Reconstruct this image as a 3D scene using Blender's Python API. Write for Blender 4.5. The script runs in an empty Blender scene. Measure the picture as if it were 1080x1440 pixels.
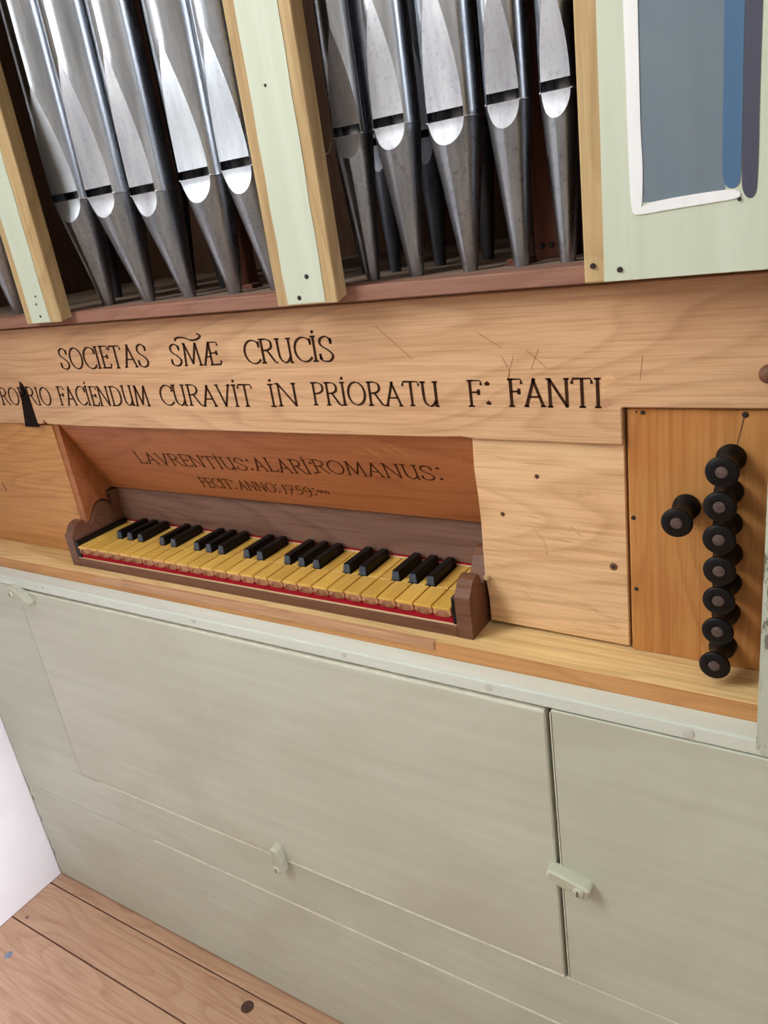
import bpy, bmesh, math, random
from mathutils import Vector, Matrix
random.seed(7)
S = bpy.context.scene
COL = S.collection

# ------------------------------------------------------------------ camera
FPX = 1079.64                                   # focal length in pixels of a 1080 x 1440 frame
CAM = Vector((1.00406, -0.58786, 1.17494))
RM = Matrix(((0.8426604, 0.5202697, -0.1387188),     # rows: image right, image down, view direction
             (0.0816423, -0.3781058, -0.9221554),
             (-0.5322199, 0.7657385, -0.3610907)))
cd = bpy.data.cameras.new('camera'); cam = bpy.data.objects.new('camera', cd); COL.objects.link(cam)
cd.sensor_fit = 'VERTICAL'; cd.sensor_height = 36.0; cd.lens = FPX / 1440 * 36.0
cd.clip_start = 0.02; cd.clip_end = 60
r0, r1, r2 = RM[0], RM[1], RM[2]
cam.matrix_world = Matrix(((r0[0], -r1[0], -r2[0], CAM[0]), (r0[1], -r1[1], -r2[1], CAM[1]),
                           (r0[2], -r1[2], -r2[2], CAM[2]), (0, 0, 0, 1)))
S.camera = cam

# ------------------------------------------------------------------ world, exposure, daylight strengths
w = bpy.data.worlds.new('world'); S.world = w; w.use_nodes = True
w.node_tree.nodes['Background'].inputs[0].default_value = (0.92, 0.96, 1.0, 1)
w.node_tree.nodes['Background'].inputs[1].default_value = 1.0
S.view_settings.view_transform = 'Standard'; S.view_settings.look = 'None'
S.view_settings.gamma = 1.0; S.view_settings.use_curve_mapping = False
S.view_settings.exposure = 0.14
S.cycles.use_denoising = True
S.cycles.max_bounces = 8; S.cycles.diffuse_bounces = 4; S.cycles.glossy_bounces = 4
S.cycles.caustics_reflective = False; S.cycles.caustics_refractive = False
WIN_LEFT = 13.0      # emission of the overcast sky in the panes of the window beside the organ
sd = bpy.data.lights.new('added_sun_offscreen', 'SUN'); sd.energy = 4.4; sd.angle = math.radians(7); sd.color = (.80, .81, 1.0)
sun = bpy.data.objects.new('added_sun_offscreen', sd); COL.objects.link(sun)      # unseen low sun added to brighten the left wall, through an added casement
sun.rotation_euler = Vector((1, -.06, .40)).to_track_quat('Z', 'Y').to_euler(); sun.location = (6, -1, 3)


def px(u, v, axis, val):
    """point where the ray through photo pixel (u, v) meets the plane axis = val"""
    q = RM.transposed() @ Vector(((u - 540) / FPX, (v - 720) / FPX, 1.0))
    i = 'xyz'.index(axis)
    return CAM + q * ((val - CAM[i]) / q[i])

# ------------------------------------------------------------------ materials
def lin(c):
    return tuple(((x / 255) / 12.92 if x / 255 <= .04045 else ((x / 255 + .055) / 1.055) ** 2.4) for x in c) + (1,)

class NT:
    def __init__(s, name):
        m = bpy.data.materials.new(name); m.use_nodes = True
        s.m = m; s.t = m.node_tree; s.b = s.t.nodes['Principled BSDF']
    def n(s, typ, **kw):
        x = s.t.nodes.new(typ)
        for k, v in kw.items():
            if k.startswith('i_'): x.inputs[k[2:].replace('_', ' ')].default_value = v
            else: setattr(x, k, v)
        return x
    def l(s, a, b): s.t.links.new(a, b)
    def pos(s, scale, loc=(0, 0, 0)):
        g = s.n('ShaderNodeNewGeometry'); mp = s.n('ShaderNodeMapping')
        mp.inputs['Scale'].default_value = scale; mp.inputs['Location'].default_value = loc
        s.l(g.outputs['Position'], mp.inputs['Vector']); return mp.outputs[0]
    def noise(s, vec, scale, detail=4, rough=.55, dist=0.0):
        x = s.n('ShaderNodeTexNoise'); x.inputs['Scale'].default_value = scale
        x.inputs['Detail'].default_value = detail; x.inputs['Roughness'].default_value = rough
        x.inputs['Distortion'].default_value = dist; s.l(vec, x.inputs['Vector']); return x.outputs['Fac']
    def ramp(s, fac, stops):
        x = s.n('ShaderNodeValToRGB'); e = x.color_ramp.elements
        while len(e) < len(stops): e.new(0.5)
        for k, (p, c) in enumerate(stops): e[k].position = p; e[k].color = c
        s.l(fac, x.inputs[0]); return x.outputs[0]
    def mix(s, fac, a, b, mode='MIX'):
        x = s.n('ShaderNodeMix', data_type='RGBA', blend_type=mode)
        for sock, val in ((x.inputs[0], fac), (x.inputs[6], a), (x.inputs[7], b)):
            if isinstance(val, (int, float, tuple)): sock.default_value = val
            else: s.l(val, sock)
        return x.outputs[2]
    def bump(s, h, strength, dist=.001):
        x = s.n('ShaderNodeBump'); x.inputs['Strength'].default_value = strength; x.inputs['Distance'].default_value = dist
        s.l(h, x.inputs['Height']); s.l(x.outputs[0], s.b.inputs['Normal'])
    def out(s, col, rough=.6, metal=0.0, spec=.35):
        if isinstance(col, tuple): s.b.inputs['Base Color'].default_value = col
        else: s.l(col, s.b.inputs['Base Color'])
        if isinstance(rough, (int, float)): s.b.inputs['Roughness'].default_value = rough
        else: s.l(rough, s.b.inputs['Roughness'])
        s.b.inputs['Metallic'].default_value = metal
        s.b.inputs['Specular IOR Level'].default_value = spec
        return s.m

BW = ((0, (0, 0, 0, 1)), (1, (1, 1, 1, 1)))
def wood(name, c1, c2, c3=None, axis='x', loc=(0, 0, 0), rough=.6, spec=.3, ring=9.0, blotch=.45, randomize=False, stain=None, fig=16.0, figmix=.38):
    """c1 light, c2 dark grain, c3 blotch colour; grain runs along axis"""
    t = NT(name)
    st = {'x': (.55, 17, 17), 'y': (17, .55, 17), 'z': (17, 17, .55)}[axis]
    fine = {'x': (12, 420, 420), 'y': (420, 12, 420), 'z': (420, 420, 12)}[axis]
    a = t.noise(t.pos(st, loc), ring, 4, .55, .35)
    g = t.noise(t.pos(fine, loc), 1.0, 3, .6)
    bl = t.noise(t.pos((5, 5, 9), loc), 1.0, 3, .6)
    col = t.ramp(a, ((.24, lin(tuple(.35 * p + .65 * q for p, q in zip(c1, c2)))), (.50, lin(c1)), (.60, lin(c1)), (.82, lin(tuple((p + q) / 2 for p, q in zip(c1, c2))))))
    gm = t.ramp(g, ((.36, (.68, .60, .54, 1)), (.55, (1, 1, 1, 1))))
    col = t.mix(.42, col, gm, 'MULTIPLY')
    if c3: col = t.mix(t.ramp(bl, ((.42, (0, 0, 0, 1)), (.75, (blotch,) * 3 + (1,)))), col, lin(c3))
    if fig:
        fv = t.noise(t.pos({'x': (1.6, 9, 9), 'y': (9, 1.6, 9), 'z': (9, 9, 1.6)}[axis], loc), 1.0, 1.5, .45, .3)
        mm = t.n('ShaderNodeMath', operation='MULTIPLY'); mm.inputs[1].default_value = fig; t.l(fv, mm.inputs[0])
        ff = t.n('ShaderNodeMath', operation='FRACT'); t.l(mm.outputs[0], ff.inputs[0])
        col = t.mix(figmix, col, t.ramp(ff.outputs[0], ((0, (1, 1, 1, 1)), (.55, (.95, .92, .88, 1)), (.86, (.66, .56, .48, 1)), (1, (1, 1, 1, 1)))), 'MULTIPLY')
    if stain:
        sn = t.noise(t.pos((8, 8, 26), loc), 1.0, 6, .7, 1.2)
        col = t.mix(t.ramp(sn, ((.60, (0, 0, 0, 1)), (.72, (.55, .55, .55, 1)))), col, lin(stain))
    if randomize:
        oi = t.n('ShaderNodeObjectInfo')
        col = t.mix(.8, col, t.ramp(oi.outputs['Random'], ((0, (.80, .76, .68, 1)), (1, (1.0, 1.0, 1.0, 1)))), 'MULTIPLY')
    t.bump(g, .25, .0006)
    return t.out(col, rough, 0, spec)

def paint(name, c, c2, chip, axis='x', loc=(0, 0, 0), chips=.735, rough=.55, grime=None):
    t = NT(name)
    st = {'x': (3, 60, 60), 'z': (60, 60, 3)}[axis]
    a = t.noise(t.pos(st, loc), 1.0, 5, .6)
    b = t.noise(t.pos((3.2, 3.2, 4.5), loc), 1.0, 4, .6, .6)
    ch = t.noise(t.pos({'x': (28, 90, 90), 'z': (90, 90, 28)}[axis], loc), 1.0, 6, .72)
    col = t.ramp(a, ((.25, lin(tuple((p + q) / 2 for p, q in zip(c, c2)))), (.62, lin(c))))
    if grime: col = t.mix(t.ramp(b, ((.42, (0, 0, 0, 1)), (.72, (.6, .6, .6, 1)))), col, lin(grime))
    col = t.mix(t.ramp(ch, ((chips, (0, 0, 0, 1)), (chips + .03, (.8, .8, .8, 1)))), col, lin(chip))
    t.bump(a, .22, .0012)
    return t.out(col, rough, 0, .35)

def plain(name, c, rough=.5, metal=0, spec=.4, var=0.0, scale=200):
    t = NT(name)
    if var:
        n = t.noise(t.pos((scale,) * 3), 1.0, 3)
        col = t.ramp(n, ((.3, lin(tuple(x * (1 - var) for x in c))), (.7, lin(c))))
    else: col = lin(c)
    return t.out(col, rough, metal, spec)

def tin(name, c, c2, spots, rough):
    t = NT(name)
    a = t.noise(t.pos((60, 60, 8)), 1.0, 4, .6)
    b = t.noise(t.pos((260, 260, 200)), 1.0, 4, .65)
    col = t.ramp(a, ((.3, lin(c2)), (.65, lin(c))))
    if spots: col = t.mix(t.ramp(b, ((.55, (0, 0, 0, 1)), (.68, (spots,) * 3 + (1,)))), col, lin((70, 74, 78)))
    rr = t.ramp(a, ((.3, (rough + .1,) * 3 + (1,)), (.7, (rough - .06,) * 3 + (1,))))
    t.bump(a, .12, .0015)
    return t.out(col, rr, 1.0, .5)

M = {}
M['board'] = wood('inscribed pale walnut board', (224, 182, 140), (188, 138, 98), (208, 150, 112), loc=(.3, 1, 2.2), blotch=.4, rough=.5)
M['pale'] = wood('bare pale fir panel', (240, 202, 156), (205, 150, 98), (222, 160, 110), loc=(2.3, 0, .7), stain=(165, 118, 78), rough=.6)
M['stop'] = wood('orange varnished fir', (204, 146, 86), (176, 112, 56), (186, 112, 54), axis='z', loc=(.2, 0, 5), rough=.4, blotch=.6)
M['leftp'] = wood('honey fir panel', (214, 156, 92), (186, 122, 66), (200, 138, 82), loc=(5, 0, 3), rough=.5)
M['slope'] = wood('red brown nameboard', (180, 112, 68), (150, 86, 48), (194, 128, 84), loc=(1, 2, 8), rough=.5)
M['walnut'] = wood('dull walnut backboard', (140, 106, 92), (104, 74, 64), (120, 88, 80), loc=(4, 1, 1), ring=7, rough=.55, fig=26, figmix=.6)
M['case'] = wood('walnut key case', (124, 84, 62), (92, 58, 42), (112, 84, 70), loc=(3, 3, 1), rough=.5)
M['shelf'] = wood('yellowish fir shelf', (240, 210, 152), (214, 168, 104), (228, 178, 116), loc=(6, 1, 1), rough=.55)
M['slat'] = wood('pinkish repair slat', (206, 160, 122), (176, 126, 92), (196, 150, 116), loc=(6, 3, 1), rough=.6)
M['rail'] = wood('red brown wind chest rail', (158, 112, 94), (122, 80, 64), (142, 112, 96), loc=(2, 3, 4), rough=.7)
M['postwood'] = wood('bare yellow post wood', (200, 174, 128), (168, 136, 90), (182, 150, 102), axis='z', loc=(1, 1, 3), rough=.65)
M['inner'] = wood('dark interior timber', (104, 76, 58), (76, 54, 40), (90, 66, 50), axis='z', loc=(1, 4, 8), rough=.85)
M['redboard'] = wood('red brown interior board', (118, 72, 56), (86, 48, 38), (100, 60, 48), axis='z', loc=(9, 4, 8), rough=.8)
M['chest'] = wood('grey wind chest top', (150, 128, 112), (112, 94, 84), (132, 112, 100), loc=(7, 2, 1), rough=.75)
M['nat'] = wood('boxwood key covering', (242, 200, 100), (214, 160, 66), (232, 182, 84), axis='y', loc=(1, 5, 2), rough=.32, spec=.5, randomize=True, fig=0)
M['natfront'] = wood('carved pink key front', (212, 160, 124), (176, 118, 86), (196, 140, 108), loc=(1, 7, 2), rough=.55, randomize=True, fig=0)
M['paintlow'] = paint('grey green case paint', (206, 210, 193), (184, 187, 169), (222, 222, 206), loc=(1, 1, 1), grime=(180, 179, 158), chips=.70)
M['paintdoor'] = paint('grey green door paint', (207, 209, 192), (188, 189, 170), (222, 221, 204), loc=(4, 1, 6), grime=(184, 180, 158), chips=.71)
M['paintbat'] = paint('pale batten paint', (222, 227, 216), (206, 210, 198), (186, 182, 164), loc=(2, 8, 1), chips=.75)
M['paintedge'] = plain('cream paint edge', (236, 232, 212), .6, var=.1, scale=60)
M['green'] = paint('pale green facade paint', (208, 216, 196), (184, 192, 168), (228, 232, 216), axis='z', loc=(2, 2, 6), chips=.72)
M['weather'] = paint('weathered pale paint', (196, 200, 184), (166, 168, 150), (84, 78, 62), axis='z', loc=(8, 2, 6), chips=.57, rough=.7)
M['white'] = paint('white painted line', (244, 245, 246), (230, 232, 234), (210, 214, 214), axis='z', loc=(3, 3, 3), chips=.76)
M['blue'] = paint('slate blue painted field', (116, 130, 140), (102, 114, 124), (128, 146, 158), axis='z', loc=(4, 3, 3), chips=.70, grime=(92, 112, 134))
M['blue2'] = paint('stronger blue painted band', (78, 112, 146), (66, 98, 132), (92, 124, 154), axis='z', loc=(5, 3, 3), chips=.74)
M['purple'] = paint('dark violet grey painted band', (78, 80, 96), (66, 66, 82), (96, 98, 112), axis='z', loc=(6, 3, 3), chips=.74)
M['tin'] = tin('polished tin', (206, 210, 218), (164, 168, 176), 0, .24)
M['tinlip'] = tin('burnished tin lip', (190, 194, 200), (166, 170, 178), .15, .44)
M['tinlipq'] = tin('dull tin lip', (178, 178, 182), (156, 156, 162), .25, .5)
M['tinfoot'] = tin('grey tin foot', (182, 187, 195), (142, 147, 155), .4, .31)
M['lead'] = tin('dull lead', (96, 96, 102), (64, 64, 70), .5, .5)
M['ebony'] = plain('ebonised black wood', (13, 12, 13), .42, spec=.28, var=.4)
M['ebonyend'] = plain('worn blue black key end', (72, 84, 98), .3, spec=.5, var=.25)
M['inlay'] = plain('brown grey knob inlay', (104, 84, 78), .6, var=.35, scale=400)
M['felt'] = plain('crimson felt', (186, 34, 50), .95, spec=.1, var=.2, scale=900)
M['ink'] = plain('dark carved letter', (74, 44, 28), .85, spec=.1, var=.35, scale=260)
M['ink2'] = plain('brown incised letter', (82, 42, 20), .85, spec=.1, var=.3, scale=300)
M['scratch'] = plain('faint scratch', (150, 104, 68), .8, spec=.1)
M['soot'] = plain('scorch mark', (40, 28, 26), .9, spec=.1, var=.3, scale=90)
M['nail'] = plain('dark iron nail', (52, 44, 40), .6, .3)
M['cream'] = plain('cream wooden peg', (222, 196, 150), .6)
M['peg'] = plain('painted peg', (202, 204, 194), .55)
M['buttonpaint'] = paint('pale turn button paint', (196, 196, 174), (172, 172, 150), (216, 214, 196), loc=(9, 9, 1), chips=.68)
M['wire'] = plain('brass wire', (190, 172, 128), .4, .8)
M['gap'] = plain('bare backing timber', (122, 92, 66), .9, spec=.1, var=.2, scale=60)

# ------------------------------------------------------------------ mesh helpers (all coordinates are world metres)
def link(name, me, mats, parent=None, origin=None):
    o = bpy.data.objects.new(name, me); COL.objects.link(o)
    for m in (mats if isinstance(mats, (list, tuple)) else [mats]): me.materials.append(m)
    if origin is None:
        vs = [v.co for v in me.vertices]
        origin = Vector(((min(v.x for v in vs) + max(v.x for v in vs)) / 2, (min(v.y for v in vs) + max(v.y for v in vs)) / 2, min(v.z for v in vs)))
    me.transform(Matrix.Translation(-Vector(origin)))
    o.location = Vector(origin)
    if parent is not None:
        o.parent = parent
        base = Vector((0, 0, 0)); p = parent
        while p is not None: base += p.location; p = p.parent
        o.location = Vector(origin) - base
    return o

def from_bm(name, bm, mats, parent=None, smooth=False, origin=None):
    me = bpy.data.meshes.new(name); bmesh.ops.recalc_face_normals(bm, faces=bm.faces[:])
    bm.to_mesh(me); bm.free()
    if smooth: me.polygons.foreach_set('use_smooth', [True] * len(me.polygons))
    return link(name, me, mats, parent, origin)

def empty(name, loc, parent=None):
    o = bpy.data.objects.new(name, None); COL.objects.link(o); o.location = loc; o.empty_display_size = .05
    if parent: o.parent = parent
    return o

def tag(o, label, cat, group=None):
    o['label'] = label; o['category'] = cat
    if group: o['group'] = group
    return o
def struct(o, label=None, cat=None):
    o['kind'] = 'structure'
    if label: o['label'] = label
    if cat: o['category'] = cat
    return o

def add_box(bm, x0, x1, y0, y1, z0, z1, bevel=0.0, seg=1, mi=0):
    vs = [bm.verts.new((x, y, z)) for z in (z0, z1) for y in (y0, y1) for x in (x0, x1)]
    fs = [bm.faces.new([vs[i] for i in q]) for q in ((0, 1, 3, 2), (4, 6, 7, 5), (0, 4, 5, 1), (2, 3, 7, 6), (0, 2, 6, 4), (1, 5, 7, 3))]
    for f in fs: f.material_index = mi
    if bevel:
        es = list({e for f in fs for e in f.edges})
        bmesh.ops.bevel(bm, geom=es, offset=bevel, segments=seg, affect='EDGES', clamp_overlap=True)

def board(name, x0, x1, y0, y1, z0, z1, mat, parent=None, bevel=.0012):
    bm = bmesh.new(); add_box(bm, x0, x1, y0, y1, z0, z1, bevel); return from_bm(name, bm, mat, parent)

def poly(name, pts, y0, y1, mat, parent=None, bevel=0.0, fn=None, smooth=False):
    """outline in (x, z) extruded from y0 (front) to y1; fn maps (a, b, depth) to a point"""
    fn = fn or (lambda a, b, c: (a, c, b))
    bm = bmesh.new()
    f = [bm.verts.new(fn(a, b, y0)) for a, b in pts]; g = [bm.verts.new(fn(a, b, y1)) for a, b in pts]
    bm.faces.new(f); bm.faces.new(g[::-1]); n = len(pts)
    for i in range(n): bm.faces.new((f[i], f[(i + 1) % n], g[(i + 1) % n], g[i]))
    if bevel:
        bmesh.ops.recalc_face_normals(bm, faces=bm.faces[:])
        fe = [e for e in bm.edges if e.verts[0] in f and e.verts[1] in f]
        bmesh.ops.bevel(bm, geom=fe, offset=bevel, segments=1, affect='EDGES', clamp_overlap=True)
    return from_bm(name, bm, mat, parent, smooth)

def lathe(name, prof, c, axis, mat, parent=None, n=28, smooth=True, close=True):
    """prof: (radius, distance along axis) from c"""
    bm = bmesh.new(); ax = Vector(axis).normalized()
    u = ax.orthogonal().normalized(); v = ax.cross(u); rings = []
    for r, h in prof:
        rings.append([bm.verts.new(Vector(c) + ax * h + (u * math.cos(2 * math.pi * k / n) + v * math.sin(2 * math.pi * k / n)) * r) for k in range(n)])
    for a, b in zip(rings, rings[1:]):
        for k in range(n): bm.faces.new((a[k], a[(k + 1) % n], b[(k + 1) % n], b[k]))
    if close: bm.faces.new(rings[0][::-1]); bm.faces.new(rings[-1])
    o = from_bm(name, bm, mat, parent, smooth)
    return o

def sharpen(o, deg=35):
    me = o.data
    bm = bmesh.new(); bm.from_mesh(me)
    for e in bm.edges:
        if len(e.link_faces) == 2 and e.calc_face_angle(0) > math.radians(deg): e.smooth = False
    bm.to_mesh(me); bm.free(); return o

def tube(name, pts, r, mat, parent=None, n=8):
    bm = bmesh.new(); rings = []
    P = [Vector(p) for p in pts]
    for i, p in enumerate(P):
        d = (P[min(i + 1, len(P) - 1)] - P[max(i - 1, 0)]).normalized(); u = d.orthogonal().normalized(); v = d.cross(u)
        rings.append([bm.verts.new(p + (u * math.cos(2 * math.pi * k / n) + v * math.sin(2 * math.pi * k / n)) * r) for k in range(n)])
    for a, b in zip(rings, rings[1:]):
        for k in range(n): bm.faces.new((a[k], a[(k + 1) % n], b[(k + 1) % n], b[k]))
    bm.faces.new(rings[0][::-1]); bm.faces.new(rings[-1])
    return from_bm(name, bm, mat, parent, True)

def jag(a, b, n, amp, rnd):
    """points from a to b (exclusive of b) with ragged sideways wander"""
    a, b = Vector(a), Vector(b); d = b - a; nrm = Vector((-d.y, d.x)).normalized()
    return [tuple(a + d * (i / n) + nrm * (0 if i == 0 else rnd.uniform(-amp, amp))) for i in range(n)]

# ------------------------------------------------------------------ the room
XL = -0.349
RX1, RY0, RY1, RH = 3.6, -3.4, 0.62, 3.4
t = NT('warm white lime plaster')
t.bump(t.noise(t.pos((30, 30, 30)), 1.0, 4), .3, .004)
M['plaster'] = t.out(t.ramp(t.noise(t.pos((9, 9, 9)), 1.0, 5, .6), ((.3, lin((228, 226, 222))), (.7, lin((238, 236, 232))))), .8, 0, .2)
t = NT('overcast sky in the panes'); t.b.inputs['Emission Color'].default_value = (.965, .99, 1, 1)
t.b.inputs['Emission Strength'].default_value = WIN_LEFT; t.out((.8, .8, .8, 1), .5); M['skyL'] = t.m

def wall_with_holes(name, plane, at, thick, a0, a1, z0, z1, holes, mat='plaster'):
    """wall in the plane x = at or y = at, made of slabs around its window openings, one mesh"""
    bm = bmesh.new(); lo, hi = sorted((at, at + thick))
    def slab(p, q, r, s):
        if q - p < 1e-4 or s - r < 1e-4: return
        if plane == 'x': add_box(bm, lo, hi, p, q, r, s)
        else: add_box(bm, p, q, lo, hi, r, s)
    cur = a0
    for h0, h1, hz0, hz1 in sorted(holes):
        slab(cur, h0, z0, z1); slab(h0, h1, z0, hz0); slab(h0, h1, hz1, z1); cur = h1
    slab(cur, a1, z0, z1)
    return struct(from_bm(name, bm, M[mat]))

WL = (-1.62, -.60, 1.45, 3.05)
wall_with_holes('wall_left', 'x', XL, -.25, RY0, RY1, 0, RH, [WL])
wall_with_holes('wall_front', 'y', RY0, -.25, XL - .25, RX1 + .2, 0, RH, [])
struct(board('wall_back', XL - .25, RX1 + .2, RY1, RY1 + .2, 0, RH, M['plaster'], None, 0))
WR = (-1.35, -.235, 1.48, 2.6)
wall_with_holes('wall_right', 'x', RX1, .2, RY0, RY1, 0, RH, [WR])
struct(board('ceiling', XL - .25, RX1 + .2, RY0 - .25, RY1 + .2, RH, RH + .15, M['plaster'], None, 0))

def window(name, plane, at, h, mat, depth, panes=True):
    e = struct(empty(name, (at, (h[0] + h[1]) / 2, h[2]) if plane == 'x' else ((h[0] + h[1]) / 2, at, h[2])))
    lo, hi = sorted((at - depth, at - depth - .05))
    def bx(nm, p, q, r, s, m, a, b):
        return board(nm, a, b, p, q, r, s, m, e, 0) if plane == 'x' else board(nm, p, q, a, b, r, s, m, e, 0)
    fr = M['paintbat']; c = (h[0] + h[1]) / 2; f = .05
    bx('window_frame', h[0], h[0] + f, h[2], h[3], fr, lo, hi); bx('window_frame', h[1] - f, h[1], h[2], h[3], fr, lo, hi)
    bx('window_frame', h[0] + f, h[1] - f, h[2], h[2] + f, fr, lo, hi); bx('window_frame', h[0] + f, h[1] - f, h[3] - f, h[3], fr, lo, hi)
    if not panes: return
    bx('mullion', c - .02, c + .02, h[2] + f, h[3] - f, fr, lo, hi)
    m1, m2 = lo + .02, lo + .026
    bx('pane_offscreen', h[0] + f, c - .02, h[2] + f, h[3] - f, mat, m1, m2); bx('pane_offscreen', c + .02, h[1] - f, h[2] + f, h[3] - f, mat, m1, m2)
window('window_left_offscreen', 'x', XL, WL, M['skyL'], .06)

window('added_window_right_offscreen', 'x', RX1, WR, None, -.18, False)      # unseen open casement, added and sized to pass the beam clear of the organ

# floor: a base with the boards lying on it
M['plankA'] = wood('varnished pine floor board', (206, 166, 134), (176, 130, 98), (200, 158, 126), loc=(1, 1, 6), rough=.3, spec=.5, ring=6)
floor = struct(board('floor', XL - .25, RX1 + .2, RY0 - .25, RY1 + .2, -.12, -.022, M['gap'], None, 0))
edges = [RY1, .21, -.0245, -.1135, -.305, -.49, -.68] + [-.68 - .19 * k for k in range(1, 15)] + [RY0]
for k, (b, a) in enumerate(zip(edges, edges[1:])):
    board('floor_plank', XL, RX1, a + .0012, b - .0012, -.022, 0, M['plankA'], floor, .0012)
# knots and a countersunk screw in the boards
def disc(name, p, r, mat, parent, normal=(0, 0, 1), h=.0008, sx=1.0, n=18):
    if name == 'nail': r *= .68
    o = lathe(name, ((r, -.002), (r, h * .6), (r * .8, h)), p, normal, mat, parent, n); sharpen(o); return o
kp = px(12, 1343, 'z', 0); disc('screw_plug', (kp.x, kp.y, 0), .0075, plain('blue grey plug', (150, 160, 186), .4, var=.3), floor)
kp = px(348, 1416, 'z', 0); disc('knot', (kp.x, kp.y, 0), .011, plain('dark knot', (96, 62, 50), .5, var=.4), floor, h=.0003)
kp = px(38, 1290, 'z', 0); disc('knot', (kp.x, kp.y, 0), .004, plain('small knot', (150, 112, 104), .5, var=.3), floor, h=.0003)

# ------------------------------------------------------------------ the organ case
YI, YP, YPOST, YRAIL = .0715, .0775, .030, .047
Z_DT, Z_DB, Z_SM, Z_BT, Z_ST = .7018, .3277, .2387, .7195, .7370
XR = 1.30
case = tag(empty('organ_case', (.48, .25, 0)), 'pipe organ case with grey painted base, inscribed wooden board and pale green facade posts', 'organ')
rnd = random.Random(3)

# lower painted front
left = jag((XL + .004, 0.004), (XL + .004, Z_SM - .001), 26, .0055, rnd)
poly('base_board', left + [(XL + .002, Z_SM - .0008), (XR, Z_SM - .0008), (XR, .004)], 0, .03, M['paintlow'], case, .0012)
left = jag((XL + .002, Z_SM + .0008), (XL + .003, Z_DB), 8, .003, rnd)
poly('lower_rail', left + [(XL + .003, Z_DB - .0012), (XR, Z_DB - .0012), (XR, Z_SM + .0008)], 0, .03, M['paintlow'], case, .0012)
XDL, XDR = -.134, .7508
board('side_stile', XL + .003, XDL - .0006, 0, .03, Z_DB - .0006, Z_DT + .004, M['paintlow'], case, .0004)
board('side_panel', .7568, XR, 0, .03, Z_DB - .0006, Z_DT - .0004, M['paintlow'], case)
board('front_backing', XL + .004, XR, .03, .05, .01, Z_BT - .002, M['gap'], case, 0)
bm = bmesh.new(); add_box(bm, XL + .003, XR, 0, .0262, Z_DT + .0002, Z_BT, .0025, 2)
batten = from_bm('top_batten', bm, M['paintbat'], case)
door = board('access_door', XDL + .0008, XDR, -.0012, .024, Z_DB + .0016, Z_DT - .0036, M['paintdoor'], case, .0016)
board('door_edge', XDL + .003, XDR - .001, -.0008, .010, Z_DT - .0042, Z_DT - .0030, M['paintedge'], door, .0003)
board('door_edge', XDL + .05, XDR, -.0017, .010, Z_DB - .0010, Z_DB + .0014, M['paintedge'], door, .0004)
board('paint_bead', .02, XR, -.0009, .004, Z_SM - .0011, Z_SM + .0007, M['paintedge'], case, .0003)
board('door_edge', XDR + .0046, XDR + .0058, -.0004, .010, Z_DB + .0016, Z_DT - .004, M['paintedge'], door, .0003)
for u, v, r in ((968, 1031, .0052), (687, 966, .0040), (272, 873, .0034), (484, 921, .003), (60, 826, .0028)):
    p = px(u, v, 'y', 0); disc('peg', (p.x, 0, p.z), r, M['peg'], batten, (0, -1, 0), .0009)

# turn buttons
def turn_button(p, ang, L, Wd, taper, screw_at, T=.013):
    """wooden button turning on a screw; ang from +x towards +z"""
    ca, sa = math.cos(ang), math.sin(ang)
    fn = lambda a, b, c: (p[0] + a * ca - b * sa, c, p[1] + a * sa + b * ca)
    h = Wd / 2; g = h * taper
    pts = [(-L / 2, -h * .8), (-L / 2 + .003, -h), (L * .05, -h), (L / 2 - .003, -g), (L / 2, -g * .6), (L / 2, g * .6), (L / 2 - .003, g), (L * .05, h), (-L / 2 + .003, h), (-L / 2, h * .8)]
    o = poly('turn_button', pts, -T, .001, M['buttonpaint'], case, .0025, fn)
    q = fn(screw_at, 0, -T)
    s = lathe('screw', ((.0058, -.001), (.0058, .0012), (.0048, .0024), (.002, .0030)), q, (0, -1, 0), M['buttonpaint'], o, 20); sharpen(s, 50)
    k = bmesh.new(); add_box(k, q[0] - .0006, q[0] + .0006, q[1] - .0033, q[1] - .002, q[2] - .0035, q[2] + .0035)
    from_bm('screw_slot', k, M['nail'], o)
    return o
def pz(u, v, y=-.012): p = px(u, v, 'y', y); return p.x, p.z
a, b = pz(388.5, 1195), pz(389, 1226)
turn_button(((a[0] + b[0]) / 2, (a[1] + b[1]) / 2), math.pi / 2, .046, .0165, .75, -.014, .015)
a, b = pz(778, 1233), pz(817, 1255)
turn_button(((a[0] + b[0]) / 2, (a[1] + b[1]) / 2), math.atan2(a[1] - b[1], a[0] - b[0]), .047, .018, .8, -.013, .014)
a, b = pz(13, 834), pz(37, 850)
turn_button(((a[0] + b[0]) / 2, (a[1] + b[1]) / 2), math.atan2(b[1] - a[1], b[0] - a[0]), .050, .022, .5, -.016, .012)

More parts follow.
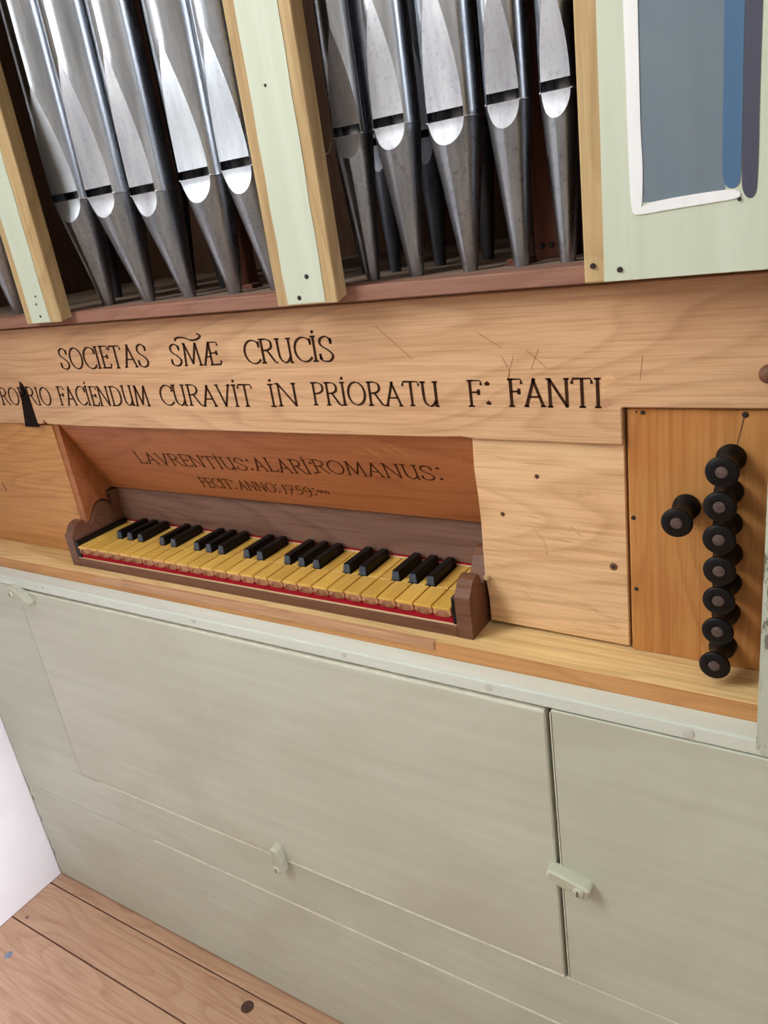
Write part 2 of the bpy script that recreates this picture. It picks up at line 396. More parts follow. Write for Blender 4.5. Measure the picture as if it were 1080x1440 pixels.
# wooden shelf behind the batten, with its repaired front edge
YSF = .0251
bm = bmesh.new(); add_box(bm, XL + .003, XR, YSF, .16, Z_BT - .02, Z_ST, .0012)
shelf = from_bm('key_shelf', bm, [M['shelf']], case)
pts = [(-.347, Z_BT - .002), (.07, Z_BT - .002), (.9395, Z_BT - .002), (.9395, Z_ST - .0005)] + [(x, Z_ST - .0004 + rnd.uniform(-.0006, .0004)) for x in (.92, .85, .78, .70, .63, .6, .3, .1, .03, -.03, -.09, -.16, -.25, -.34)]
poly('shelf_lipping', pts, YSF - .0006, YSF + .002, wood('orange brown shelf edge', (214, 160, 104), (184, 126, 72), (196, 136, 84), loc=(8, 1, 3), rough=.6), shelf)
poly('repair_slat', [(.045, .7262), (.618, .7275), (.6185, Z_ST + .0006), (.35, Z_ST + .0012), (.06, Z_ST - .0002), (.03, .7310)], YSF - .0022, YSF + .004, M['slat'], shelf, .0006)

# upright panels above the shelf
rag = [(-.030 + rnd.uniform(-.0015, .0015), z) for z in (.95, .93, .91, .89, .87, .85, .83, .81, .79, .77, .75)]
poly('left_panel', [(XL + .003, .957)] + rag + [(-.034, Z_ST), (XL + .003, Z_ST)], YP, YP + .016, M['leftp'], case, .001)
rag = [(.6612 + .0012 * math.sin(z * 60) + rnd.uniform(-.0006, .0006), z) for z in (.7425, .77, .80, .83, .86, .89, .92, .96)]
pale = poly('pale_panel', [(.8135, .96), (.8135, .7395)] + rag, YP, YP + .016, M['pale'], case, .001)
stopp = board('stop_panel', .8162, XR, YP - .001, YP + .016, Z_ST, .985, M['stop'], case, .0012)
board('panel_backing', .66, XR, YP + .016, YP + .03, Z_ST, .99, M['gap'], case, 0)
board('panel_backing', XL + .003, -.035, YP + .016, YP + .03, Z_ST, .957, M['gap'], case, 0)

# keyboard niche: sloping name board, flank and backboard
def slope_y(z): return .078 + (.955 - z) * (.134 - .078) / (.955 - .833)
SD = Vector((0, slope_y(.833) - slope_y(.955), .833 - .955)).normalized()       # down the slope
SN = Vector((0, -SD.z, SD.y)); SN = SN if SN.y < 0 else -SN                     # out of the slope
bm = bmesh.new()
sl = [(x, slope_y(z), z) for x, z in ((-.0155, .962), (.70, .962), (.70, .8325), (-.0155, .8325))]
f = [bm.verts.new(q) for q in sl]; g = [bm.verts.new(Vector(q) - SN * .012) for q in sl]
bm.faces.new(f); bm.faces.new(g[::-1])
for i in range(4): bm.faces.new((f[i], f[(i + 1) % 4], g[(i + 1) % 4], g[i]))
bmesh.ops.bevel(bm, geom=[e for e in bm.edges if e.verts[0] in f and e.verts[1] in f], offset=.001, segments=1, affect='EDGES')
slope = from_bm('maker_board', bm, M['slope'], case)
poly('niche_flank', [(.0785, .955), (.150, .955), (.150, .8300), (.1245, .8300), (.1245, .8130), (.119, .8170), (.112, .8200), (.103, .8190), (.095, .8135), (.0885, .8045), (.082, .7945), (.0785, .7925)], -.0285, -.0155, M['slope'], case, .001, fn=lambda a, b, c: (c, a, b))
board('key_backboard', -.012, .69, .1405, .152, .7745, .8305, M['walnut'], case, .001)
board('niche_back', -.03, .70, .156, .165, Z_ST, .96, M['gap'], case, 0)

# inscription board, stepped round the stop panel
N0 = px(876, 624, 'y', YI); N1 = px(877, 574.5, 'y', YI)
zb, zn, ztop, xn = N0.z - .0012, N1.z + .0005, 1.0935, N0.x
bot = [(xn, zb)] + [(x, zb + rnd.uniform(-.0003, .0003)) for x in (.78, .74, .70)] + [(.668, zb + .0005), (.652, zb + .0026), (.635, zb + .0016), (.60, zb + .001), (.45, zb), (.25, zb), (.05, zb - .0003), (-.03, zb + .001), (-.037, zb + .0072), (-.041, zb + .001), (-.2, zb), (XL + .003, zb)]
insc = poly('inscription_board', bot + [(XL + .003, ztop), (XR, ztop), (XR, zn), (xn + .001, zn), (xn, zn - .001)], YI, YP + .006, M['board'], case, .0012)
board('board_backing', XL + .003, XR, YP + .0062, YP + .03, .962, 1.094, M['gap'], case, 0)

# wind chest rail, chest top and interior
rail = board('chest_rail', XL + .003, XR, YRAIL, .080, 1.0975, 1.1120, M['rail'], case, .0012)
board('chest_top', XL + .003, XR, .0802, .56, 1.0900, 1.1119, M['chest'], case, 0)
board('interior_back', XL + .003, XR, .56, .58, .05, 2.25, M['inner'], case, 0)
board('case_flank', XR, XR + .02, .03, .58, 0.004, 2.25, M['inner'], case, 0)
board('case_flank', XL + .0035, XL + .015, .10, .56, 1.112, 2.25, M['inner'], case, 0)
board('added_case_roof', XL + .003, XR + .02, YPOST - .02, .58, 2.25, 2.28, M['green'], case, .002)  # unseen top board, added to keep light from leaking into the case
board('top_rail', XL + .003, XR, YPOST, YRAIL, 2.02, 2.25, M['green'], case, .002)
b1 = board('rack_board', .712, .752, .150, .17, 1.1115, 1.80, M['redboard'], case, .001)
b2 = board('rack_board', .300, .330, .165, .185, 1.1115, 1.80, M['redboard'], case, .001)
for u, v in ((762, 346), (775, 344)):
    p = px(u, v, 'y', .149); disc('nail', (p.x, .150, p.z), .004, M['nail'], b1, (0, -1, 0), .002)
for x0, x1, y0, y1, zz in ((.700, .722, .108, .130, 1.118), (.35, .365, .13, .15, 1.117)):
    board('chest_block', x0, x1, y0, y1, 1.1113, zz, M['redboard'], case, .001)

# facade posts: bare wood with a painted band down the middle
def xp_at(u, v, y=YPOST): return px(u, v, 'y', y).x
def post(xa, xb, ga, gb, zlow, nails):
    """xa..xb full width, ga..gb painted band"""
    zt = 2.25; o = empty('facade_post', ((xa + xb) / 2, YPOST, zlow), None)
    o.parent = case; o.location = o.location - case.location
    c = .004
    # core with chamfered front corners
    sec = [(xa, YRAIL), (xa, YPOST + c), (xa + c, YPOST), (xb - .001, YPOST), (xb, YPOST + .001), (xb, YRAIL)]
    bm = bmesh.new(); lo = []; hi = []
    for x, y in sec:
        lo.append(bm.verts.new((x, y, zlow + (.004 if y >= YRAIL else 0) + rnd.uniform(-.0006, .0006)))); hi.append(bm.verts.new((x, y, zt)))
    n = len(sec); bm.faces.new(lo); bm.faces.new(hi[::-1])
    for i in range(n):
        fc = bm.faces.new((lo[i], lo[(i + 1) % n], hi[(i + 1) % n], hi[i]))
    from_bm('post_core', bm, M['postwood'], o)
    zs = [zlow + .0008 + k * .03 for k in range(int((zt - zlow) / .03))] + [zt]
    L = [(ga + rnd.uniform(-.0007, .0007), z) for z in zs]; Rr = [(gb + rnd.uniform(-.0007, .0007), z) for z in zs]
    bd = poly('painted_band', L + Rr[::-1], YPOST - .0006, YPOST + .001, M['green'], o)
    for u, v, r in nails:
        p = px(u, v, 'y', YPOST - .0006); disc('nail', (p.x, YPOST - .0006, p.z), r, M['nail'], o, (0, -1, 0), .0006)
    return o
post(xp_at(388, 430), xp_at(474, 420), xp_at(405, 427), xp_at(458, 421), 1.1012, ((431, 389, .0035), (421, 419, .0035), (373, 120, .002)))
post(xp_at(36, 455), xp_at(85.6, 449), xp_at(46, 454), xp_at(71, 451), 1.1035, ((50, 417, .002), (51, 428, .002), (57, 445, .0025)))

# right-hand facade panel with its painted false panel
XF = xp_at(822, 397)
bm = bmesh.new(); add_box(bm, XF, XR, YPOST, YRAIL, 1.0995, 2.25, .0015)
fac = from_bm('facade_panel', bm, M['postwood'], case)
def round_off(pts, keep=0):
    for _ in range(2):
        out = []
        for i in range(len(pts)):
            a_, b_ = pts[i], pts[(i + 1) % len(pts)]
            out += [(a_[0] * .75 + b_[0] * .25, a_[1] * .75 + b_[1] * .25), (a_[0] * .25 + b_[0] * .75, a_[1] * .25 + b_[1] * .75)]
        pts = out
    return pts
def fl(name, pts, mat, lift=.0006):
    if name in ('dark_band', 'white_line'): pts = round_off(pts)
    return poly(name, pts, YPOST - lift, YPOST + .001, mat, fac)
zs = [1.1003 + k * .035 for k in range(33)]; gx = xp_at(848, 300)
fl('painted_ground', [(gx + rnd.uniform(-.0006, .0006), z) for z in zs] + [(XR - .001, 2.245), (XR - .001, 1.1003)], M['green'])
def P2(*uv): return [(lambda q: (q.x, q.z))(px(u, v, 'y', YPOST)) for u, v in uv]
ztp = 2.0
field = P2((905, 285), (902, 200), (899, 100), (897, 0)); fr = P2((1020, 272), (1022, 150), (1024, 0))
fl('painted_field', [(field[0][0], ztp)] + field[::-1] + fr + [(fr[-1][0], ztp)], M['blue'], .0009)
bl = P2((1019, 0), (1018, 120), (1016, 235), (1018, 255), (1024, 265), (1036, 264), (1043, 250), (1045, 120), (1048, 0))
fl('dark_band', [(bl[0][0], ztp)] + bl + [(bl[-1][0], ztp)], M['blue2'], .0012)
pp = P2((1048, 0), (1046, 120), (1043, 255), (1045, 270), (1052, 279), (1061, 277), (1066, 260), (1069, 120), (1073, 0))
fl('dark_band', [(pp[0][0], ztp)] + pp + [(pp[-1][0], ztp)], M['purple'], .0010)
wl = P2((876, 0), (880, 80), (883, 180), (886, 260), (889, 298), (895, 303), (903, 298), (905, 240), (901, 180), (899, 80), (897, 0))
fl('white_line', [(wl[0][0], ztp)] + wl + [(wl[-1][0], ztp)], M['white'], .0015)
fl('white_line', P2((896, 302), (904, 287), (950, 277), (1015, 267), (1035, 266), (1043, 272), (1038, 279), (1000, 285), (950, 293), (905, 301)), M['white'], .0016)
for u, v, r in ((834, 374, .0032), (872, 379, .0032), (1040, 280, .0018)):
    p = px(u, v, 'y', YPOST); disc('nail', (p.x, YPOST, p.z), r, M['nail'], fac, (0, -1, 0), .0022)

# weathered door leaf edge standing at the right of the stop panel
sx = px(1062, 1062, 'y', -.020)
bm = bmesh.new(); add_box(bm, sx.x, sx.x + .30, -.020, -.0005, sx.z, 1.085, .003, 2)
from_bm('door_leaf', bm, M['weather'], case)
board('leaf_packing', sx.x + .12, sx.x + .25, -.0006, .0705, .7372, 1.08, M['inner'], case, 0)
p = px(1078, 525, 'y', YI)
lathe('wooden_plug', ((.0075, -.004), (.0075, .003), (.005, .006), (.001, .007)), (p.x + .002, YI, p.z), (0, -1, 0), M['case'], insc, 18)

# nails in panels
for u, v, r in ((904, 580, .003), (1048, 583, .0036), (891, 728, .0032), (895, 828, .0028), (895, 579, .0012)):
    p = px(u, v, 'y', YP - .001); disc('nail', (p.x, YP - .001, p.z), r, M['nail'], stopp, (0, -1, 0), .0008)
for u, v, r in ((755, 670, .0026), (707, 723, .0026), (863, 797, .004)):
    p = px(u, v, 'y', YP); disc('knot', (p.x, YP, p.z), r, plain('knot ring', (150, 104, 62), .6, var=.5, scale=700), pale, (0, -1, 0), .0002)
    disc('knot', (p.x, YP - .0002, p.z), r * .45, M['nail'], pale, (0, -1, 0), .0002)
p = px(6, 684, 'y', YP)
poly('crack', [(p.x - .003, p.z + .008), (p.x + .002, p.z - .008), (p.x + .004, p.z - .008), (p.x - .0015, p.z + .008)], YP - .0002, YP + .001, M['nail'], case)

def lens(bm, fn, a, b, wd, c0, c1):
    a, b = Vector(a), Vector(b); d_ = (b - a).normalized(); n_ = Vector((-d_.y, d_.x))
    up = [a + (b - a) * (i / 6) + n_ * wd * math.sin(math.pi * i / 6) * rnd.uniform(.6, 1.2) for i in range(7)]
    dn = [a + (b - a) * (i / 6) - n_ * wd * math.sin(math.pi * i / 6) * rnd.uniform(.6, 1.2) for i in range(5, 0, -1)]
    pts = [tuple(q) for q in up + dn]
    f_ = [bm.verts.new(fn(x_, z_, c0)) for x_, z_ in pts]; bm.faces.new(f_)
M['stain'] = wood('brown rub mark', (222, 176, 130), (190, 140, 98), loc=(3, 3, 9), rough=.7, fig=0)
def pp2(u, v): q = px(u, v, 'y', YP); return (q.x, q.z)
for k, (u0, v0, u1, v1, wd) in enumerate(((738, 724, 762, 730, .0012), (738, 733, 772, 740, .0018), (745, 738, 768, 765, .0016), (764, 752, 772, 790, .0020), (768, 757, 805, 762, .0016), (800, 738, 820, 756, .0022), (728, 818, 748, 828, .0018), (690, 792, 722, 800, .0022), (736, 832, 750, 842, .0016), (815, 770, 825, 776, .0012), (722, 650, 800, 655, .0016), (690, 640, 720, 646, .0014))):
    bm = bmesh.new(); lens(bm, lambda x_, z_, c_: (x_, YP - .00012 - .00002 * k, z_), pp2(u0, v0), pp2(u1, v1), wd * .6, 0, 0)
    from_bm('rub_mark', bm, M['stain'], pale)

p0, p1 = px(1047, 585, 'y', YP - .001), px(1036, 628, 'y', YP - .001)
poly('crack', [(p0.x - .0004, p0.z), (p0.x + .0004, p0.z), (p1.x + .0002, p1.z), (p1.x - .0002, p1.z)], YP - .0012, YP, M['nail'], stopp)
# scorch mark on the inscription board
def iz(u, v): q = px(u, v, 'y', YI); return (q.x, q.z)
poly('scorch_mark', [iz(*q) for q in ((27, 536), (32, 540), (38, 552), (45, 570), (55, 600.5), (36, 600), (33, 580), (29, 555))], YI - .0003, YI + .001, M['soot'], insc)

# ------------------------------------------------------------------ lettering
def arc(cx, cy, rx, ry, a0, a1, n=14):
    return [(cx + rx * math.cos(math.radians(a0 + (a1 - a0) * i / n)), cy + ry * math.sin(math.radians(a0 + (a1 - a0) * i / n))) for i in range(n + 1)]
def spline(p, n=5):
    q = [p[0]] + p + [p[-1]]; out = []
    for i in range(1, len(q) - 2):
        a, b, c, d_ = q[i - 1], q[i], q[i + 1], q[i + 2]
        for k in range(n):
            t_ = k / n
            out.append(tuple(.5 * (2 * b[j] + (c[j] - a[j]) * t_ + (2 * a[j] - 5 * b[j] + 4 * c[j] - d_[j]) * t_ ** 2 + (3 * b[j] - a[j] - 3 * c[j] + d_[j]) * t_ ** 3) for j in (0, 1)))
    return out + [p[-1]]
def ser(x, y, h=.10): return [(x - h, y), (x + h, y)]
def stem(x, y0=0, y1=1): return [[(x, y0), (x, y1)], ser(x, y0), ser(x, y1)]
SS = spline([(.50, .80), (.44, .93), (.30, 1.0), (.12, .92), (.07, .74), (.16, .60), (.34, .47), (.50, .30), (.50, .14), (.38, .02), (.22, 0), (.08, .06), (.03, .22)])
GL = {
 'S': (.58, [SS, [(.50, .72), (.50, .90)], [(.03, .10), (.03, .30)]]),
 'O': (.80, [arc(.40, .5, .36, .5, 90, 450, 26)]),
 'C': (.66, [arc(.42, .5, .38, .5, 42, 318, 22), [(.70, .70), (.70, .92)]]),
 'I': (.24, stem(.12)),
 'J': (.24, stem(.12) + [[(.10, 1.16), (.17, 1.22)], [(.09, 1.2), (.16, 1.16)]]),
 'E': (.52, stem(.12) + [[(.12, 1), (.48, 1), (.50, .86)], [(.12, .52), (.40, .52)], [(.40, .60), (.40, .44)], [(.12, 0), (.48, 0), (.53, .16)]]),
 'F': (.50, stem(.12) + [[(.12, 1), (.48, 1), (.50, .84)], [(.12, .55), (.40, .55)], [(.40, .64), (.40, .46)]]),
 'T': (.64, [[(.32, 0), (.32, 1)], ser(.32, 0), [(.0, .84), (.04, 1), (.60, 1), (.64, .84)]]),
 'A': (.74, [[(.08, 0), (.38, 1)], [(.34, 1), (.66, 0)], [(.18, .34), (.55, .34)], ser(.08, 0, .08), ser(.66, 0, .08)]),
 'V': (.72, [[(.06, 1), (.36, 0)], [(.36, 0), (.64, 1)], ser(.06, 1, .08), ser(.64, 1, .08)]),
 'M': (.92, [[(.08, 0), (.18, 1)], [(.18, 1), (.46, .08)], [(.46, .08), (.74, 1)], [(.74, 1), (.84, 0)], ser(.08, 0, .07), ser(.84, 0, .09), ser(.16, 1, .07)]),
 'Q': (.92, [[(.06, 0), (.42, 1)], [(.42, 0), (.42, 1)], [(.18, .36), (.42, .36)], [(.38, 1), (.80, 1), (.82, .86)], [(.42, .52), (.72, .52)], [(.72, .6), (.72, .44)], [(.34, 0), (.82, 0), (.88, .15)], ser(.06, 0, .07)]),   # AE ligature
 'R': (.66, stem(.12) + [spline([(.12, 1), (.36, .99), (.52, .88), (.52, .66), (.36, .54), (.12, .52)]), spline([(.32, .53), (.48, .25), (.62, .02), (.72, 0)])]),
 'P': (.56, stem(.12) + [spline([(.12, 1), (.36, .99), (.52, .88), (.52, .66), (.36, .54), (.12, .50)])]),
 'U': (.70, [spline([(.10, 1), (.10, .5), (.14, .18), (.30, .01), (.46, .06), (.56, .22)]), [(.58, 0), (.58, 1)], ser(.10, 1), ser(.58, 1), [(.58, 0), (.68, 0)]]),
 'N': (.78, [[(.10, 0), (.10, 1)], [(.10, 1), (.66, 0)], [(.66, 0), (.66, 1)], ser(.10, 0, .08), ser(.06, 1, .07), ser(.66, 1, .08)]),
 'D': (.78, stem(.12) + [spline([(.12, 1), (.40, .98), (.64, .80), (.70, .5), (.64, .2), (.40, .02), (.12, 0)])]),
 'L': (.54, stem(.12) + [[(.12, 0), (.50, 0), (.55, .18)]]),
 '1': (.26, [spline([(.16, 1), (.14, .4), (.10, -.05), (.0, -.15)]), [(.06, .92), (.16, 1.08)]]),
 '7': (.52, [[(.02, .86), (.04, 1), (.50, 1), (.18, 0), (.12, -.1)], [(.16, .48), (.44, .52)]]),
 '5': (.50, [[(.44, 1.02), (.16, .98), (.12, .60)], spline([(.12, .60), (.34, .62), (.46, .40), (.38, .12), (.18, -.04), (.04, .02)])]),
 '9': (.52, [arc(.26, .66, .20, .28, 0, 360, 18), spline([(.46, .66), (.46, .3), (.36, -.1), (.14, -.25)])]),
 ':': (.30, [[(.10, .84), (.15, .93), (.22, .84)], [(.10, .82), (.22, .84)], [(.10, .10), (.16, .18), (.22, .08)], [(.11, .08), (.22, .09)]]),
 '~': (.60, [spline([(0, 0), (.06, .12), (.2, .10), (.32, -.02), (.44, .0), (.52, .14), (.46, .26)])]),
 '%': (.80, [spline([(0, .45), (.10, .65), (.22, .35), (.32, .65), (.45, .35), (.55, .62), (.68, .55), (.62, .35), (.72, .25)])]),
 ' ': (.35, []),
}
def ribbon(bm, pts, H, thick, thin, fn, depth, lift, nib=.32):
    P = [Vector((a * H, b * H)) for a, b in pts]; n = len(P); Ls = []; Rs = []
    for i in range(n):
        dv = P[min(i + 1, n - 1)] - P[max(i - 1, 0)]
        if dv.length < 1e-9: dv = Vector((1, 0))
        dv.normalize(); nr = Vector((-dv.y, dv.x)); an = math.atan2(dv.y, dv.x)
        wd = (thin + (thick - thin) * abs(math.sin(an + nib))) * .5 * (1 + rnd.uniform(-.08, .08))
        e = dv * (wd * .35) * (-1 if i == 0 else 1 if i == n - 1 else 0)
        Ls.append(P[i] + nr * wd + e); Rs.append(P[i] - nr * wd + e)
    q = [[bm.verts.new(fn(v.x, v.y, c)) for v in row] for row, c in ((Ls, lift), (Rs, lift), (Ls, -depth), (Rs, -depth))]
    for i in range(n - 1):
        bm.faces.new((q[0][i], q[1][i], q[1][i + 1], q[0][i + 1]))
        bm.faces.new((q[2][i], q[0][i], q[0][i + 1], q[2][i + 1])); bm.faces.new((q[1][i], q[3][i], q[3][i + 1], q[1][i + 1]))
def word(name, txt, x0, x1, base, H, fn3, mat, parent, thick=.125, thin=.04):
    gap = .06; wid = sum(GL[c][0] for c in txt) + gap * (len(txt) - 1); k = (x1 - x0) / (wid * H); x = 0; bm = bmesh.new()
    for c in txt:
        jy = rnd.uniform(-.02, .02)
        for st in GL[c][1]:
            ribbon(bm, [((x + a) * k, b + jy) for a, b in st], H, H * thick, H * thin, lambda a, b, c_: fn3(x0 + a, base + b, c_), .0008, .0003)
        x += GL[c][0] + gap
    return from_bm(name, bm, mat, parent)
fI = lambda a, b, c: (a, YI - c, b)
def at(u, v): q = px(u, v, 'y', YI); return q.x, q.z
def lineword(txt, uL, uR, vt, vb, parent=insc, mat=None):
    a0 = at(uL, (vt + vb) / 2); a1 = at(uR, (vt + vb) / 2 - 2)
    zt = at((uL + uR) / 2, vt)[1]; zbm = at((uL + uR) / 2, vb)[1]
    return word('carved_word', txt, a0[0], a1[0], zbm, zt - zbm, fI, mat or M['ink'], parent)
lineword('SOCIETAS', 83, 208, 487, 517.5)
lineword('SMQ', 239, 310, 482, 513)
lineword('CRUCJS', 342.5, 469, 475.5, 509.5)
q = at(245, 477); q2 = at(287, 472); word('carved_word', '~', q[0], q2[0], q[1] - .002, .026, fI, M['ink'], insc, .13, .06)
lineword('PROPRIO', -10, 70.5, 545, 569)
lineword('FACJENDUM', 82, 208, 543.5, 570)
lineword('CURAVJT', 225, 355, 541.5, 570.5)
lineword('JN', 378, 419, 540, 571)
lineword('PRJORATU', 438.5, 617, 537.5, 570)
lineword('F:', 657, 692, 535, 571)
lineword('FANTI', 714, 846, 533, 572)
# faint scratches above the second line
def scr(pts, wd=.0006):
    bm = bmesh.new(); z = [Vector(at(u, v)) for u, v in pts]
    ribbon(bm, [tuple(p) for p in z], 1.0, wd, wd * .8, fI, .0004, .0001); return from_bm('scratch', bm, M['scratch'], insc)
for pts in (((705, 501), (717, 522), (715, 535)), ((722, 501), (716, 523), (714, 534)), ((740, 492), (768, 517)), ((757, 491), (747, 519)), ((528, 459), (580, 505)), ((670, 467), (705, 489)), ((904, 500), (900, 535))): scr(pts)
# mended patch by the last letter
patch = [at(u, v) for u, v in ((846, 531), (854, 527), (864, 530), (866, 536), (856, 540), (850, 545), (854, 549), (847, 553), (845, 545))]
poly('mended_patch', patch, YI - .0003, YI + .001, M['pale'], insc)
p2 = [at(u, v) for u, v in ((848, 564), (856, 561), (862, 568), (853, 574), (846, 573))]
poly('mended_patch', p2, YI - .0003, YI + .001, M['slat'], insc)

def unslope(u, v):
    q = RM.transposed() @ Vector(((u - 540) / FPX, (v - 720) / FPX, 1.0)); p0 = Vector((0, slope_y(.9), .9))
    return CAM + q * ((p0 - CAM).dot(SN) / q.dot(SN))
S0 = Vector((0, slope_y(.833), .833))
fS = lambda a, b, c: tuple(S0 + Vector((a, 0, 0)) - SD * b + SN * c)
def slopeword(txt, L, Rr, T, B):
    l = unslope(*L); r = unslope(*Rr); tz = (unslope(*T) - S0).dot(-SD); bz = (unslope(*B) - S0).dot(-SD)
    word('carved_word', txt, l.x, r.x, bz, tz - bz, fS, M['ink2'], slope, .10, .035)
slopeword('LAVRENTJUS:', (193, 645), (353, 651), (270, 640.5), (270, 656))
slopeword('ALARJ:', (357, 655), (443, 657), (400, 646), (400, 664))
slopeword('ROMANUS:', (441, 657), (622, 664), (540, 652), (540, 670.5))
slopeword('FECIT:', (282, 678), (331, 681), (305, 673), (305, 685.5))
slopeword('ANNO:', (335, 682), (393, 687), (362, 678), (362, 690))
slopeword('1759:', (397, 687), (445, 691), (420, 684), (420, 694.5))
slopeword('%', (446, 691), (464, 691), (454, 686), (454, 697))

M['wear'] = wood('pale gouged wood', (186, 126, 78), (158, 94, 54), loc=(7, 3, 9), rough=.7, fig=0)
for k, (u0, v0, u1, v1, wd) in enumerate(((500, 622, 535, 640, .004), (520, 620, 560, 640, .0035), (540, 622, 585, 646, .004), (560, 628, 580, 652, .003), (490, 634, 520, 640, .0018), (515, 632, 545, 650, .0022), (640, 640, 655, 652, .002))):
    a_, b_ = unslope(u0, v0), unslope(u1, v1); bm = bmesh.new()
    lens(bm, lambda x_, z_, c_: fS(x_, z_, .0001 + .00002 * k), (a_.x, (a_ - S0).dot(-SD)), (b_.x, (b_ - S0).dot(-SD)), wd, 0, 0)
    from_bm('worn_patch', bm, M['wear'], slope)

# ------------------------------------------------------------------ stop knobs
def knob(bx, bz, head_y, tilt):
    o = empty('stop_knob', (bx, YP, bz)); o.parent = case; o.location = o.location - case.location
    ax = Vector((tilt[0], -1, tilt[1])).normalized(); L = YP - head_y
    pr = [(.0118, -.002), (.0122, .001), (.0118, .0035), (.0102, .006), (.0098, .0075), (.0112, .009), (.0105, .0105), (.0085, .0125), (.0074, L * .45), (.0080, L * .62), (.0104, L * .80), (.0128, L - .0042), (.0133, L - .002), (.0128, L - .0006), (.0122, L), (.0052, L - .0004)]
    sharpen(lathe('knob_body', pr, (bx, YP, bz), ax, M['ebony'], o, 36), 55)
    c = Vector((bx, YP, bz)) + ax * (L - .001)
    lathe('knob_inlay', ((.0050, -.001), (.0050, .0009), (.0044, .0012)), c, ax, M['inlay'], o, 20)
    return o
heads = [(1015, 665), (1011, 714), (1009, 760), (1010, 804), (1009, 846), (1007, 889), (1003, 937)]
for k, (u, v) in enumerate(heads):
    hy = .037; p = px(u, v, 'y', hy); knob(p.x + rnd.uniform(-.0006, .0006) + .0012, p.z - .0005, hy, (-.02, .015))
p = px(951, 736, 'y', .036); knob(p.x, p.z - .001, .036, (0, .02))

# ------------------------------------------------------------------ keyboard
W = .0235; YK, ZK, YC, ZC0 = .0415, .7721, .0412, Z_ST + .0001
kb = tag(empty('keyboard', (.3157, .09, Z_ST)), 'short organ keyboard with boxwood naturals, black sharps and carved walnut cheeks', 'keyboard')
prof = [(YC, ZC0), (YC, .787), (.0445, .790), (.0475, .7945), (.0490, .7955), (.0500, .7985), (.0550, .8025), (.0620, .8045), (.0670, .8040), (.0705, .7990), (.0725, .7915), (.0765, .7885), (.0820, .7930), (.0885, .8030), (.0950, .8120), (.1030, .8175), (.1110, .8185), (.1170, .8155), (.1210, .8080), (.1240, .8060), (.1260, .8120), (.1262, .8280), (.1395, .8280), (.1395, ZC0)]
fy = lambda a, b, c: (c, a, b)
for x0, x1 in ((-.0263, -.0080), (.6394, .6577)):
    sharpen(poly('cheek', prof, x0, x1, M['case'], kb, .0006, fy), 40)
board('front_rail', -.0080, .6394, YC, YC + .016, ZC0, .7515, M['case'], kb, .0008)
board('key_bed', -.0080, .6394, YC + .016, .139, ZC0, .7500, M['case'], kb, 0)
board('felt_strip', -.0078, .6392, YC + .0030, YC + .016, .7515, .7600, M['felt'], kb, .0006)
board('felt_strip', -.004, .636, .1385, .1404, .7700, .7752, M['felt'], kb, .0004)
board('slip', -.0078, .6392, YC + .0004, YC + .0030, .7514, .7522, M['cream'], kb, .0002)
board('slip', -.004, .636, .1372, .1384, .7715, .7738, M['cream'], kb, .0003)
board('end_block', -.0078, -.0006, YC + .0008, .139, .7516, .7785, M['ebony'], kb, .0008)
board('end_block', .6348, .6393, YC + .0008, .139, .7516, .7850, M['ebony'], kb, .0008)

